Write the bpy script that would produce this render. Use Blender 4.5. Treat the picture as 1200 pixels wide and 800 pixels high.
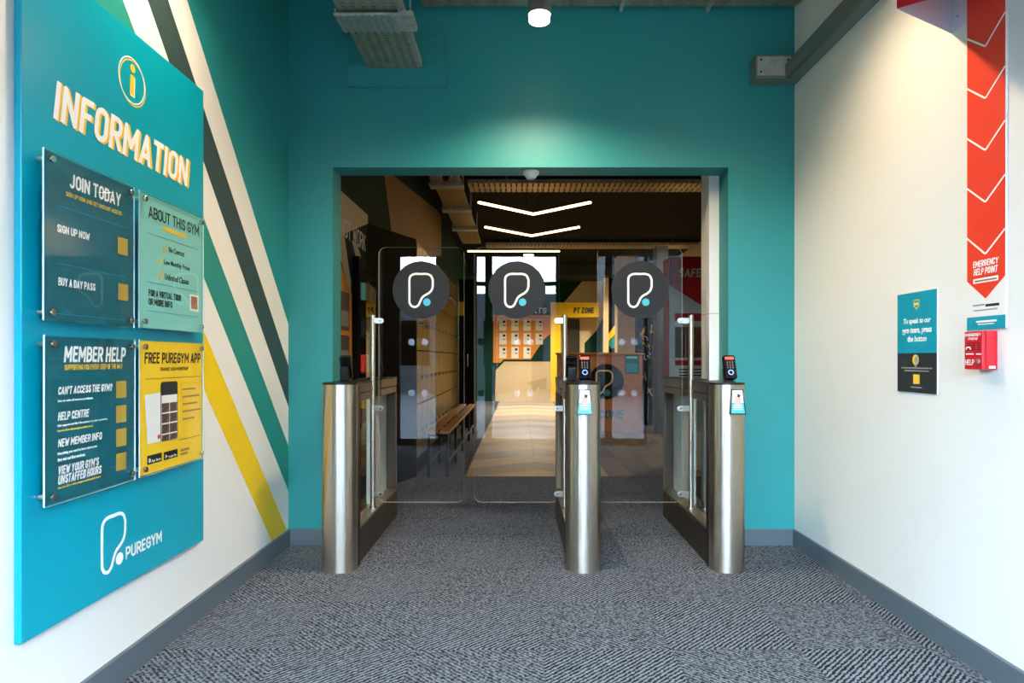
import bpy, math, random
from mathutils import Vector, Matrix
random.seed(7)
for o in list(bpy.data.objects):
    bpy.data.objects.remove(o)
SC = bpy.context.scene
COL = SC.collection
# ------------------------------------------------------------------ camera, world, exposure
F, VX, VY, CZ = 780.0, 608.6, 420.0, 1.13      # focal length and vanishing point of the 1200x800 frame, eye height
cam = bpy.data.cameras.new('camera'); cam_o = bpy.data.objects.new('camera', cam); COL.objects.link(cam_o)
cam_o.location = (0, 0, CZ); cam_o.rotation_euler = (math.pi/2, 0, 0)
cam.sensor_width = 36; cam.lens = 36*F/1200
cam.shift_x = -(VX-600)/1200; cam.shift_y = (VY-400)/1200
cam.clip_start = 0.02
SC.camera = cam_o
w = bpy.data.worlds.new('sky'); SC.world = w; w.use_nodes = True
bg = w.node_tree.nodes['Background']
bg.inputs[0].default_value = (0.60, 0.79, 1.0, 1); bg.inputs[1].default_value = 44
SC.view_settings.view_transform = 'Standard'; SC.view_settings.look = 'None'
SC.view_settings.gamma = 1; SC.view_settings.use_curve_mapping = False
SC.view_settings.exposure = 0.05
SPOT_W, WARM = 72, (1.0, 0.80, 0.54)
LED_STRENGTH = 7
# ------------------------------------------------------------------ materials
def lin(c):
    return tuple(((v/255)/12.92 if v/255 <= .04045 else ((v/255+.055)/1.055)**2.4) for v in c)
MATS = {}
def mat(name, rgb, rough=.55, metal=0., bump=0., scale=60., var=.0, emit=0., spec=.5, coat=0.):
    if name in MATS: return MATS[name]
    m = bpy.data.materials.new(name); m.use_nodes = True; nt = m.node_tree
    b = nt.nodes['Principled BSDF']; c = lin(rgb)
    b.inputs['Base Color'].default_value = (*c, 1); b.inputs['Roughness'].default_value = rough
    b.inputs['Metallic'].default_value = metal; b.inputs['Specular IOR Level'].default_value = spec
    b.inputs['Coat Weight'].default_value = coat
    if emit:
        b.inputs['Emission Color'].default_value = (*c, 1); b.inputs['Emission Strength'].default_value = emit
    tc = nt.nodes.new('ShaderNodeTexCoord')
    n = nt.nodes.new('ShaderNodeTexNoise'); n.inputs['Scale'].default_value = scale; n.inputs['Detail'].default_value = 4
    nt.links.new(tc.outputs['Object'], n.inputs['Vector'])
    if var:
        r = nt.nodes.new('ShaderNodeValToRGB')
        r.color_ramp.elements[0].position = .3; r.color_ramp.elements[1].position = .7
        r.color_ramp.elements[0].color = (*[v*(1-var) for v in c], 1); r.color_ramp.elements[1].color = (*[min(1, v*(1+var)) for v in c], 1)
        nt.links.new(n.outputs['Fac'], r.inputs['Fac']); nt.links.new(r.outputs['Color'], b.inputs['Base Color'])
    if bump:
        bp = nt.nodes.new('ShaderNodeBump'); bp.inputs['Strength'].default_value = bump; bp.inputs['Distance'].default_value = .002
        nt.links.new(n.outputs['Fac'], bp.inputs['Height']); nt.links.new(bp.outputs['Normal'], b.inputs['Normal'])
    MATS[name] = m
    return m
def glass(name, tint, ior=1.75, rough=0.0):
    m = bpy.data.materials.new(name); m.use_nodes = True; nt = m.node_tree; nt.nodes.clear()
    out = nt.nodes.new('ShaderNodeOutputMaterial'); mx = nt.nodes.new('ShaderNodeMixShader')
    tr = nt.nodes.new('ShaderNodeBsdfTransparent'); gl = nt.nodes.new('ShaderNodeBsdfGlossy'); fr = nt.nodes.new('ShaderNodeFresnel')
    tr.inputs[0].default_value = (*tint, 1); gl.inputs['Roughness'].default_value = rough; fr.inputs['IOR'].default_value = ior
    ge = nt.nodes.new('ShaderNodeNewGeometry'); ma = nt.nodes.new('ShaderNodeMath'); ma.operation = 'SUBTRACT'; ma.inputs[0].default_value = 1
    mu = nt.nodes.new('ShaderNodeMath'); mu.operation = 'MULTIPLY'
    nt.links.new(ge.outputs['Backfacing'], ma.inputs[1]); nt.links.new(ma.outputs[0], mu.inputs[0]); nt.links.new(fr.outputs[0], mu.inputs[1])
    nt.links.new(mu.outputs[0], mx.inputs[0]); nt.links.new(tr.outputs[0], mx.inputs[1]); nt.links.new(gl.outputs[0], mx.inputs[2])
    nt.links.new(mx.outputs[0], out.inputs[0]); MATS[name] = m
    return m
ANISO = 0.25
def brushed(name, rgb, rough):
    m = mat(name, rgb, rough, 1.0); nt = m.node_tree; b = nt.nodes['Principled BSDF']
    n = [x for x in nt.nodes if x.type == 'TEX_NOISE'][0]; tc = [x for x in nt.nodes if x.type == 'TEX_COORD'][0]
    mp = nt.nodes.new('ShaderNodeMapping'); mp.inputs['Scale'].default_value = (4, 4, 420)
    n.inputs['Scale'].default_value = 3
    nt.links.new(tc.outputs['Object'], mp.inputs[0]); nt.links.new(mp.outputs[0], n.inputs['Vector'])
    tg = nt.nodes.new('ShaderNodeTangent'); tg.direction_type = 'RADIAL'; tg.axis = 'Z'
    b.inputs['Anisotropic'].default_value = .85; b.inputs['Anisotropic Rotation'].default_value = ANISO
    nt.links.new(tg.outputs[0], b.inputs['Tangent'])
    mr = nt.nodes.new('ShaderNodeMapRange'); mr.inputs['To Min'].default_value = rough*.99; mr.inputs['To Max'].default_value = rough*1.01
    nt.links.new(n.outputs['Fac'], mr.inputs[0]); nt.links.new(mr.outputs[0], b.inputs['Coat Roughness'])
    return m
def carpet(name, angle, ribs, dark, light, pitch=.019):
    m = bpy.data.materials.new(name); m.use_nodes = True; nt = m.node_tree; L = nt.links
    b = nt.nodes['Principled BSDF']; b.inputs['Roughness'].default_value = .95; b.inputs['Specular IOR Level'].default_value = .15
    tc = nt.nodes.new('ShaderNodeTexCoord')
    mp = nt.nodes.new('ShaderNodeMapping'); mp.inputs['Rotation'].default_value = (0, 0, math.radians(angle))
    L.new(tc.outputs['Object'], mp.inputs[0])
    wv = nt.nodes.new('ShaderNodeTexWave'); wv.inputs['Scale'].default_value = .314/pitch; wv.inputs['Distortion'].default_value = 3.0
    wv.inputs['Detail'].default_value = 2; wv.inputs['Detail Scale'].default_value = 4
    L.new(mp.outputs[0], wv.inputs['Vector'])
    n1 = nt.nodes.new('ShaderNodeTexNoise'); n1.inputs['Scale'].default_value = 85; n1.inputs['Detail'].default_value = 3; n1.inputs['Roughness'].default_value = .75
    n2 = nt.nodes.new('ShaderNodeTexNoise'); n2.inputs['Scale'].default_value = 6
    L.new(tc.outputs['Object'], n1.inputs['Vector']); L.new(tc.outputs['Object'], n2.inputs['Vector'])
    mx = nt.nodes.new('ShaderNodeMix'); mx.data_type = 'FLOAT'; mx.inputs[0].default_value = ribs
    L.new(n1.outputs['Fac'], mx.inputs[2]); L.new(wv.outputs['Fac'], mx.inputs[3])
    r = nt.nodes.new('ShaderNodeValToRGB'); r.color_ramp.elements[0].position = .40; r.color_ramp.elements[1].position = .63
    r.color_ramp.elements[0].color = (*lin(dark), 1); r.color_ramp.elements[1].color = (*lin(light), 1)
    L.new(mx.outputs[0], r.inputs[0]); L.new(r.outputs[0], b.inputs['Base Color'])
    bp = nt.nodes.new('ShaderNodeBump'); bp.inputs['Strength'].default_value = .7; bp.inputs['Distance'].default_value = .004
    L.new(mx.outputs[0], bp.inputs['Height']); L.new(bp.outputs[0], b.inputs['Normal'])
    MATS[name] = m
    return m
def perforated(name, rgb, px, py, hx, hy):
    m = mat(name, rgb, .42, .35, var=.15, scale=14); nt = m.node_tree; L = nt.links
    b = nt.nodes['Principled BSDF']; tc = [x for x in nt.nodes if x.type == 'TEX_COORD'][0]
    sp = nt.nodes.new('ShaderNodeSeparateXYZ'); L.new(tc.outputs['Object'], sp.inputs[0])
    def M(op, a, bb=None):
        k = nt.nodes.new('ShaderNodeMath'); k.operation = op
        for i, v in enumerate((a, bb)):
            if v is None: continue
            if isinstance(v, (int, float)): k.inputs[i].default_value = v
            else: L.new(v, k.inputs[i])
        return k.outputs[0]
    def band(o, p, h):
        return M('LESS_THAN', M('ABSOLUTE', M('SUBTRACT', M('FRACT', M('DIVIDE', M('ADD', o, 50), p)), .5)), h/2/p)
    hole = M('MULTIPLY', band(sp.outputs[0], px, hx), band(sp.outputs[1], py, hy))
    L.new(M('SUBTRACT', 1, hole), b.inputs['Alpha'])
    return m
M_teal = mat('teal_paint', (38, 142, 144), .5, bump=.05, scale=220)
M_white = mat('white_paint', (238, 236, 230), .5, bump=.05, scale=220)
M_skirt = mat('grey_skirting', (88, 100, 108), .4)
M_dark = mat('charcoal_green_paint', (52, 72, 72), .45)
M_green = mat('sea_green_paint', (38, 142, 132), .42)
M_yellow = mat('yellow_paint', (246, 204, 0), .42)
M_board = mat('cyan_board_laminate', (0, 160, 182), .3)
M_ink = mat('dark_teal_print', (0, 100, 112), .5)
M_sq = mat('ochre_print', (188, 156, 64), .5)
M_mint = mat('mint_print', (138, 214, 206), .5)
M_gold = mat('yellow_print', (255, 208, 40), .5)
M_goldtxt = mat('amber_print', (250, 200, 50), .5)
M_wtxt = mat('white_print', (250, 250, 248), .5)
M_ktxt = mat('black_print', (18, 38, 40), .5)
M_grey = mat('grey_print', (150, 152, 150), .5)
M_brown = mat('brown_print', (170, 120, 90), .5)
M_photo = mat('photo_print', (92, 72, 64), .5, var=.8, scale=90)
M_steel = brushed('brushed_steel', (205, 196, 180), .3)
M_chrome = mat('polished_steel', (215, 212, 205), .16, 1.0)
M_bronze = brushed('bronze_steel', (110, 100, 88), .38)
M_silver = mat('satin_aluminium', (200, 200, 198), .35, .9)
M_black = mat('black_plastic', (16, 17, 18), .35)
M_disc = mat('charcoal_vinyl', (38, 41, 44), .6, spec=.25)
M_aqua = mat('aqua_vinyl', (70, 190, 212), .5)
M_red = mat('red_print', (240, 62, 36), .45)
M_redbox = mat('red_plastic', (205, 24, 38), .4)
M_tealstrip = mat('teal_print', (0, 150, 172), .5)
M_galv = mat('galvanised_steel', (185, 190, 186), .4, .4, var=.2, scale=18)
M_perf = perforated('perforated_tray', (150, 155, 138), .05, .03, .022, .009)
M_trunk = mat('grey_trunking', (118, 128, 124), .4, .25)
M_lens = mat('lamp_glow', (255, 226, 176), .5, emit=40)
M_glass = glass('clear_glass', (.985, .995, .99))
M_pane = glass('cabinet_glass', (.80, .86, .85))
M_acry = glass('acrylic', (.98, .99, .99), 1.35)
M_edge = mat('glass_edge', (232, 242, 236), .25, emit=0)
M_dot = bpy.data.materials.new('frosted_dot'); M_dot.use_nodes = True; M_dot.node_tree.nodes.clear()
_o = M_dot.node_tree.nodes.new('ShaderNodeOutputMaterial'); _t = M_dot.node_tree.nodes.new('ShaderNodeBsdfTranslucent'); _t.inputs[0].default_value = (.9, .94, 1, 1)
M_dot.node_tree.links.new(_t.outputs[0], _o.inputs[0])
M_c1 = carpet('ribbed_carpet', 45, .34, (17, 20, 25), (126, 131, 140), .017)
M_c2 = carpet('speckled_carpet', -45, .14, (17, 20, 25), (126, 131, 140), .017)
M_ceil = mat('dark_ceiling', (18, 16, 14), .8, spec=.1)
M_hgreen = mat('bottle_green_paint', (16, 58, 52), .7, spec=.15)
M_cream = mat('cream_paint', (226, 202, 156), .5)
M_blackw = mat('black_laminate', (7, 7, 7), .6, spec=.15)
M_orange = mat('orange_print', (236, 152, 52), .5)
M_wood = mat('oak_board', (176, 118, 62), .45, var=.16, scale=7)
M_dwood = mat('desk_board', (182, 118, 56), .45, var=.12, scale=7)
M_locker = mat('gold_locker_door', (150, 128, 78), .32, .45)
# ------------------------------------------------------------------ builders
WP = {}
class MB:
    def __init__(s): s.v = []; s.f = []; s.m = []
    def add(s, vs, fs, mi=0):
        k = len(s.v); s.v += [tuple(v) for v in vs]
        for f in fs: s.f.append([i+k for i in f]); s.m.append(mi)
        return s
    def box(s, x0, x1, y0, y1, z0, z1, mi=0):
        vs = [(x, y, z) for z in (z0, z1) for y in (y0, y1) for x in (x0, x1)]
        return s.add(vs, [(0, 2, 3, 1), (4, 5, 7, 6), (0, 1, 5, 4), (2, 6, 7, 3), (0, 4, 6, 2), (1, 3, 7, 5)], mi)
    def prism(s, pts, vec, mi=0, mside=None):
        n = len(pts); vec = Vector(vec); p = [Vector(q) for q in pts]
        s.add(p + [q+vec for q in p], [], mi); k = len(s.v)-2*n
        s.f.append([k+i for i in reversed(range(n))]); s.m.append(mi)
        s.f.append([k+n+i for i in range(n)]); s.m.append(mi)
        for i in range(n):
            j = (i+1) % n; s.f.append([k+i, k+j, k+n+j, k+n+i]); s.m.append(mi if mside is None else mside)
        return s
    def cyl(s, p0, p1, r, n=16, r2=None, mi=0):
        p0, p1 = Vector(p0), Vector(p1); d = (p1-p0).normalized(); r2 = r if r2 is None else r2
        a = d.orthogonal().normalized(); b = d.cross(a)
        ring = lambda c, q: [c+(a*math.cos(2*math.pi*i/n)+b*math.sin(2*math.pi*i/n))*q for i in range(n)]
        k = len(s.v); s.v += [tuple(v) for v in ring(p0, r)+ring(p1, r2)]
        s.f.append([k+i for i in reversed(range(n))]); s.f.append([k+n+i for i in range(n)]); s.m += [mi, mi]
        for i in range(n):
            j = (i+1) % n; s.f.append([k+i, k+j, k+n+j, k+n+i]); s.m.append(mi)
        return s
    def plate(s, fr, org, poly, t, mi=0, mside=None):
        u, v, n = fr; org = Vector(org)
        return s.prism([org+u*p[0]+v*p[1] for p in poly], n*t, mi, mside)
    def ribbon(s, fr, org, pts, wd, t, closed=True, mi=0):
        u, v, n = fr; org = Vector(org); N = len(pts); q = [Vector(p) for p in pts]; lf = []; rt = []
        for i in range(N):
            a = q[(i-1) % N] if closed or i else q[i]; b = q[(i+1) % N] if closed or i < N-1 else q[i]
            d = (b-a).normalized(); pn = Vector((-d.y, d.x))*wd/2
            lf.append(q[i]+pn); rt.append(q[i]-pn)
        W = lambda p, h: org+u*p.x+v*p.y+n*h
        k = len(s.v)
        for i in range(N): s.v += [tuple(W(lf[i], 0)), tuple(W(rt[i], 0)), tuple(W(rt[i], t)), tuple(W(lf[i], t))]
        for i in range(N if closed else N-1):
            A = k+4*i; B = k+4*((i+1) % N)
            for (c, d) in ((0, 1), (1, 2), (2, 3), (3, 0)): s.f.append([A+c, A+d, B+d, B+c]); s.m.append(mi)
        if not closed:
            s.f += [[k+3, k+2, k+1, k], [k+4*(N-1)+i for i in range(4)]]; s.m += [mi, mi]
        return s
    def build(s, name, m, parent=None, bevel=0, smooth=False, seg=2, flip=None):
        V = s.v
        c = Vector(((min(v[0] for v in V)+max(v[0] for v in V))/2, (min(v[1] for v in V)+max(v[1] for v in V))/2, min(v[2] for v in V)))
        me = bpy.data.meshes.new(name); me.from_pydata([Vector(v)-c for v in V], [], s.f)
        for x in (m if isinstance(m, (list, tuple)) else [m]): me.materials.append(x)
        me.polygons.foreach_set('material_index', s.m)
        if smooth:
            me.polygons.foreach_set('use_smooth', [True]*len(me.polygons)); me.set_sharp_from_angle(angle=math.radians(35))
        me.update()
        import bmesh
        if flip is not None: return link(name, me, c, parent)
        bm = bmesh.new(); bm.from_mesh(me); bmesh.ops.recalc_face_normals(bm, faces=bm.faces); bm.to_mesh(me); bm.free()
        return link(name, me, c, parent, bevel, seg)
def link(name, me, c, parent=None, bevel=0, seg=2):
    o = bpy.data.objects.new(name, me); COL.objects.link(o); o.location = c; WP[o] = Vector(c)
    if parent is not None:
        o.parent = parent; o.matrix_parent_inverse = Matrix.Translation(-WP[parent])
    if bevel:
        b = o.modifiers.new('bevel', 'BEVEL'); b.width = bevel; b.segments = seg; b.limit_method = 'ANGLE'; b.angle_limit = math.radians(40)
    return o
def tag(o, label, cat, group=None):
    o['label'] = label; o['category'] = cat
    if group: o['group'] = group
    return o
def struct(o): o['kind'] = 'structure'; return o
def thing(name, loc, label, cat, group=None):
    o = bpy.data.objects.new(name, None); COL.objects.link(o); o.location = loc; o.empty_display_size = .1; WP[o] = Vector(loc)
    return tag(o, label, cat, group)
X_, Y_, Z_ = Vector((1, 0, 0)), Vector((0, 1, 0)), Vector((0, 0, 1))
FL = (Y_, Z_, X_)          # on the left wall, facing +X
FR = (-Y_, Z_, -X_)        # on the right wall, facing -X
FF = (X_, Z_, -Y_)         # facing the entrance
def circ(cx, cy, r, n=40, r2=None):
    return [(cx+r*math.cos(2*math.pi*i/n), cy+(r2 or r)*math.sin(2*math.pi*i/n)) for i in range(n)]
def rect(x0, y0, x1, y1): return [(x0, y0), (x1, y0), (x1, y1), (x0, y1)]
def rrect(x0, y0, x1, y1, r, n=6):
    P = []
    for cx, cy, a in ((x1-r, y0+r, -90), (x1-r, y1-r, 0), (x0+r, y1-r, 90), (x0+r, y0+r, 180)):
        P += [(cx+r*math.cos(math.radians(a+90*i/n)), cy+r*math.sin(math.radians(a+90*i/n))) for i in range(n+1)]
    return P
def clip(poly, a, b, c):            # keep a*x+b*y+c >= 0
    out = []
    for i in range(len(poly)):
        p, q = poly[i], poly[(i+1) % len(poly)]; dp = a*p[0]+b*p[1]+c; dq = a*q[0]+b*q[1]+c
        if dp >= 0: out.append(p)
        if dp*dq < 0: t = dp/(dp-dq); out.append((p[0]+(q[0]-p[0])*t, p[1]+(q[1]-p[1])*t))
    return out
def side(p, q, sgn=1):              # half plane to the right of the line p -> q
    return (sgn*(q[1]-p[1]), -sgn*(q[0]-p[0]), -sgn*((q[1]-p[1])*p[0]-(q[0]-p[0])*p[1]))
def qa(cx, cy, rx, ry, a0, a1, n=5):
    return [(cx+rx*math.cos(math.radians(a0+(a1-a0)*i/n)), cy+ry*math.sin(math.radians(a0+(a1-a0)*i/n))) for i in range(n+1)]
_tl, _tr, _bl, _br = qa(.5, .75, .5, .25, 90, 180), qa(.5, .75, .5, .25, 0, 90), qa(.5, .25, .5, .25, 180, 270), qa(.5, .25, .5, .25, 270, 360)
_bowl = lambda y0, y1, r: [(0, y1)]+qa(1-r, y1-min(.22, (y1-y0)/2), r, min(.22, (y1-y0)/2), 90, 0)+qa(1-r, y0+min(.22, (y1-y0)/2), r, min(.22, (y1-y0)/2), 0, -90)+[(0, y0)]
GL = {'I': (0, [[(0, 0), (0, 1)]]), 'N': (.52, [[(0, 0), (0, 1), (1, 0), (1, 1)]]), 'F': (.38, [[(0, 0), (0, 1), (1, 1)], [(0, .52), (.85, .52)]]),
      'O': (.48, [_tr+_tl+_bl+_br+[_tr[0]]]), 'R': (.46, [[(0, 0), (0, 1)], _bowl(.46, 1, .5), [(.45, .46), (1, 0)]]), 'M': (.68, [[(0, 0), (0, 1), (.5, .3), (1, 1), (1, 0)]]),
      'A': (.54, [[(0, 0), (.5, 1), (1, 0)], [(.16, .25), (.84, .25)]]), 'T': (.46, [[(0, 1), (1, 1)], [(.5, 0), (.5, 1)]]),
      'J': (.42, [[(1, 1)]+[(1, .3)]+list(reversed(_br))+list(reversed(_bl))[0:4]]), 'D': (.48, [[(0, 0)]+_bowl(0, 1, .5), [(0, 0), (0, 1)]]),
      'Y': (.52, [[(0, 1), (.5, .45), (1, 1)], [(.5, 0), (.5, .45)]]), 'S': (.46, [qa(.5, .75, .5, .25, 12, 90)+_tl+[(.08, .61), (.92, .39), (1, .25)]+list(reversed(_br))+qa(.5, .25, .5, .25, 270, 192)]),
      'G': (.48, [qa(.5, .75, .5, .25, 10, 90)+_tl+_bl+_br+[(1, .46), (.55, .46)]]), 'U': (.48, [[(0, 1)]+_bl+_br+[(1, 1)]]), 'P': (.46, [[(0, 0), (0, 1)], _bowl(.42, 1, .5)]),
      'W': (.74, [[(0, 1), (.24, 0), (.5, .8), (.76, 0), (1, 1)]]), 'B': (.46, [[(0, 0), (0, 1)], _bowl(.52, 1, .5), _bowl(0, .52, .5)]), 'H': (.48, [[(0, 0), (0, 1)], [(1, 0), (1, 1)], [(0, .5), (1, .5)]]),
      'E': (.38, [[(1, 1), (0, 1), (0, 0), (1, 0)], [(0, .52), (.85, .52)]]), 'L': (.36, [[(0, 1), (0, 0), (1, 0)]]), 'C': (.46, [qa(.5, .75, .5, .25, 5, 90)+_tl+_bl+qa(.5, .25, .5, .25, 270, 355)]),
      'V': (.52, [[(0, 1), (.5, 0), (1, 1)]]), 'Z': (.44, [[(0, 1), (1, 1), (0, 0), (1, 0)]]), 'K': (.46, [[(0, 0), (0, 1)], [(1, 1), (.1, .45)], [(.35, .6), (1, 0)]]),
      'X': (.48, [[(0, 0), (1, 1)], [(0, 1), (1, 0)]]), "'": (0, [[(0, 1), (0, .78)]]), '?': (.42, [[(0, .74)]+list(reversed(_tl))+list(reversed(_tr))+[(.95, .6), (.5, .4), (.5, .26)], [(.5, 0), (.5, .04)]])}
def block(name, s, par, m, fr, org, wd, ht, t, shear, wt=.19):
    W = wd-shear*ht; n = len(s); nat = sum(GL[c][0] if c in GL else .22 for c in s)+.10*(n-1); th = wt
    nb = sum(c in GL for c in s)
    th = min(th, .42*W/ht/max(nb, 1))
    sx = (W/ht-nb*th)/nat
    mb = MB(); u, v, nn = fr; org = Vector(org)+nn*t; x = 0.
    for c in s:
        if c not in GL: x += (.22+.10)*sx; continue
        gw, lines = GL[c]; polys = []
        for ln in lines:
            P = [Vector((x+th/2+p[0]*gw*sx, th/2+p[1]*(1-th))) for p in ln]
            for i in range(len(P)-1):
                d = P[i+1]-P[i]
                if d.length < 1e-6: continue
                d = d.normalized(); q = Vector((-d.y, d.x))*th/2
                a = P[i]-(d*th/2 if i == 0 else d*0); b = P[i+1]+(d*th/2 if i == len(P)-2 else d*0)
                polys.append([a-q, b-q, b+q, a+q])
            polys += [[(p.x+th/2*math.cos(k*math.pi/5), p.y+th/2*math.sin(k*math.pi/5)) for k in range(10)] for p in P[1:-1]]
        for kk, po in enumerate(polys):
            po = clip(clip([tuple(p) for p in po], 0, 1, 0), 0, -1, 1)
            if len(po) > 2: mb.add([org+nn*(3e-5*kk)+u*(p[0]*ht+shear*p[1]*ht)+v*(p[1]*ht) for p in po], [list(range(len(po)))])
        x += gw*sx+th+.10*sx
    return mb.build(name, m, par, flip=nn)
def text(name, s, par, m, fr, org, wd, ht, t=.0006, shear=0., bold=.018):
    if s == s.upper(): return block(name, s, par, m, fr, org, wd, ht, t, shear, .175 if bold > .024 else .14)
    bold = min(bold, .02)
    cu = bpy.data.curves.new('t', 'FONT'); cu.body = s; cu.extrude = .01; cu.offset = bold; cu.resolution_u = 3; cu.shear = 0
    ob = bpy.data.objects.new('t', cu); me = bpy.data.meshes.new_from_object(ob)
    vs = [v.co.copy() for v in me.vertices]; fs = [list(p.vertices) for p in me.polygons]
    bpy.data.objects.remove(ob); bpy.data.curves.remove(cu); bpy.data.meshes.remove(me)
    x0 = min(v.x for v in vs); x1 = max(v.x for v in vs); y0 = min(v.y for v in vs); y1 = max(v.y for v in vs)
    u, v_, n = fr; org = Vector(org); P = []
    w0 = wd-shear*ht
    for v in vs:
        b = (v.y-y0)/(y1-y0)*ht; a = (v.x-x0)/(x1-x0)*w0+shear*b
        P.append(org+u*a+v_*b+n*(t if v.z > 0 else 0))
    return MB().add(P, fs).build(name, m, par)
LX, RX, YB = -1.402, 1.670, 4.040        # left wall, right wall, teal wall
def onL(x, y, X): Y = F*abs(X)/(VX-x); return Y, CZ+(VY-y)*Y/F
def onR(x, y, X): Y = F*X/(x-VX); return Y, CZ+(VY-y)*Y/F
def onF(x, y, Y): return (x-VX)*Y/F, CZ+(VY-y)*Y/F
def LT(name, s, par, m, x0, yt, yb, x1, X, shear=0., bold=.018, t=.0006):
    Y0, zt = onL(x0, yt, X); _, zb = onL(x0, yb, X); Y1, _ = onL(x1, 0, X)
    return text(name, s, par, m, FL, (X, Y0, zb), Y1-Y0, zt-zb, t, shear, bold)
def RT(name, s, par, m, x0, yt, yb, x1, X, shear=0., bold=.018, t=.0006):
    Y0, zt = onR(x0, yt, X); _, zb = onR(x0, yb, X); Y1, _ = onR(x1, 0, X)
    return text(name, s, par, m, FR, (X, Y0, zb), Y0-Y1, zt-zb, t, shear, bold)
def FT(name, s, par, m, x0, yt, yb, x1, Y, shear=0., bold=.018, t=.0006):
    a, zt = onF(x0, yt, Y); _, zb = onF(x0, yb, Y); b, _ = onF(x1, 0, Y)
    return text(name, s, par, m, FF, (a, Y, zb), b-a, zt-zb, t, shear, bold)
def Lrect(name, par, m, x0, yt, yb, x1, X, t=.0006):
    Y0, zt = onL(x0, yt, X); _, zb = onL(x0, yb, X); Y1, _ = onL(x1, 0, X)
    return MB().box(X, X+t, Y0, Y1, zb, zt).build(name, m, par)
def Rrect(name, par, m, x0, yt, yb, x1, X, t=.0006):
    Y0, zt = onR(x0, yt, X); _, zb = onR(x0, yb, X); Y1, _ = onR(x1, 0, X)
    return MB().box(X-t, X, Y1, Y0, zb, zt).build(name, m, par)
def Frect(name, par, m, x0, y0, x1, y1, Y, t=.01, bevel=0):
    a, zt = onF(x0, y0, Y); b, zb = onF(x1, y1, Y)
    return MB().box(a, b, Y-t, Y, zb, zt).build(name, m, par, bevel)
def catmull(P, n=5):
    out = []; N = len(P)
    for i in range(N):
        p0, p1, p2, p3 = (Vector(P[(i+k-1) % N]) for k in range(4))
        for j in range(n):
            t = j/n; out.append(.5*((2*p1)+(p2-p0)*t+(2*p0-5*p1+4*p2-p3)*t*t+(3*p1-p0-3*p2+p3)*t**3))
    return [tuple(v) for v in out]
LOGO = catmull([(-.41, -.38), (-.41, .0), (-.41, .36), (-.36, .49), (-.22, .555), (.0, .555), (.19, .555), (.33, .50), (.40, .36), (.405, .22), (.40, .10),
                (.35, -.03), (.24, -.13), (.12, -.195), (.03, -.28), (-.03, -.40), (-.09, -.52), (-.17, -.585), (-.25, -.595), (-.34, -.555), (-.395, -.47)])
def logo(par, fr, org, k, m_line, m_dot, t=.0015, wd=.073, nm=('logo_outline', 'logo_dot')):
    MB().ribbon(fr, org, [(p[0]*k, p[1]*k) for p in LOGO], wd*k, t).build(nm[0], m_line, par)
    MB().plate(fr, org, circ(.2*k, -.43*k, .13*k, 24), t).build(nm[1], m_dot, par)
# ------------------------------------------------------------------ lobby shell
H = 3.60
YS = -0.35                                     # glazed shop front behind the camera
OX0, OX1, OZ, OT = -1.133, 1.268, 2.290, .185   # opening in the teal wall
HX0, HX1, HY1, HH = -1.285, 3.60, 17.70, 3.45   # hall beyond
fl = struct(MB().box(-2.6, HX1+.1, YS-.1, HY1+.2, -.16, -.008).build('floor', mat('floor_screed', (70, 70, 70), .9)))
M_slate = mat('slate_bounce_cut', (40, 50, 54), .6)  # unseen entrance walls and fascia, made dark to cut bounced daylight
wl = struct(MB().box(LX-.12, LX, 1.55, YB, 0, H).build('wall_left', M_white))
struct(MB().box(-2.45, LX, 1.43, 1.55, 0, H).build('wall_left_return', M_slate))
struct(MB().box(-2.57, -2.45, YS, 1.55, 0, H).build('wall_side_lobby', M_slate))
wr = struct(MB().box(RX, RX+.12, 1.55, YB, 0, H).build('wall_right', M_white))
struct(MB().box(RX, RX+.12, YS, 1.55, 0, H).build('wall_right_entrance', M_slate))
a = (LX-.12, RX+.12)
wb = struct(MB().box(a[0], OX0, YB, YB+OT, 0, H).box(OX1, a[1], YB, YB+OT, 0, H).box(OX0, OX1, YB, YB+OT, OZ, H).build('wall_back', M_teal))
struct(MB().box(-2.57, a[1], YS, YB+OT, H, H+.12).build('ceiling', mat('lobby_soffit', (44, 48, 46), .8)))
# painted stripes of the left wall (coordinates along Y, Z)
def band(name, m, l1, l2):
    P = rect(1.56, .10, YB, H)
    for ln, sg in ((l1, 1), (l2, -1)):
        if ln is None: continue
        p, q = (onL(*ln[0], LX), onL(*ln[1], LX))
        if p[1] < q[1]: p, q = q, p            # from top to bottom: right-hand side is the near side
        P = clip(P, *side(p, q, sg))
    MB().plate(FL, (LX, 0, 0), P, .001).build(name, m, wl)
e_w1r = ((275.5, 180), (336, 373.5)); e_dr = ((256, 180), (336.3, 424)); e_dl = ((239, 190.5), (336.3, 471.5))
e_gr = ((239, 256.5), (336.3, 518.6)); e_gl = ((239, 325.5), (336.3, 570.6)); e_yr = ((239, 388.5), (335.4, 619.4)); e_yl = ((240, 458.5), (317.5, 631.4))
band('painted_field', M_teal, None, e_w1r)
band('painted_stripe', M_dark, e_dr, e_dl)
band('painted_stripe', M_green, e_gr, e_gl)
band('painted_stripe', M_yellow, e_yr, e_yl)
bh = .098
struct(MB().box(LX, LX+.018, 1.43, YB-.018, -.006, bh).build('baseboard_left', M_skirt, bevel=.003))
struct(MB().box(RX-.018, RX, YS, YB-.018, -.006, bh).build('baseboard_right', M_skirt, bevel=.003))
struct(MB().box(LX, OX0, YB-.018, YB, -.006, bh).box(OX1, RX, YB-.018, YB, -.006, bh).build('baseboard_back', M_skirt, bevel=.003))
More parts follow.
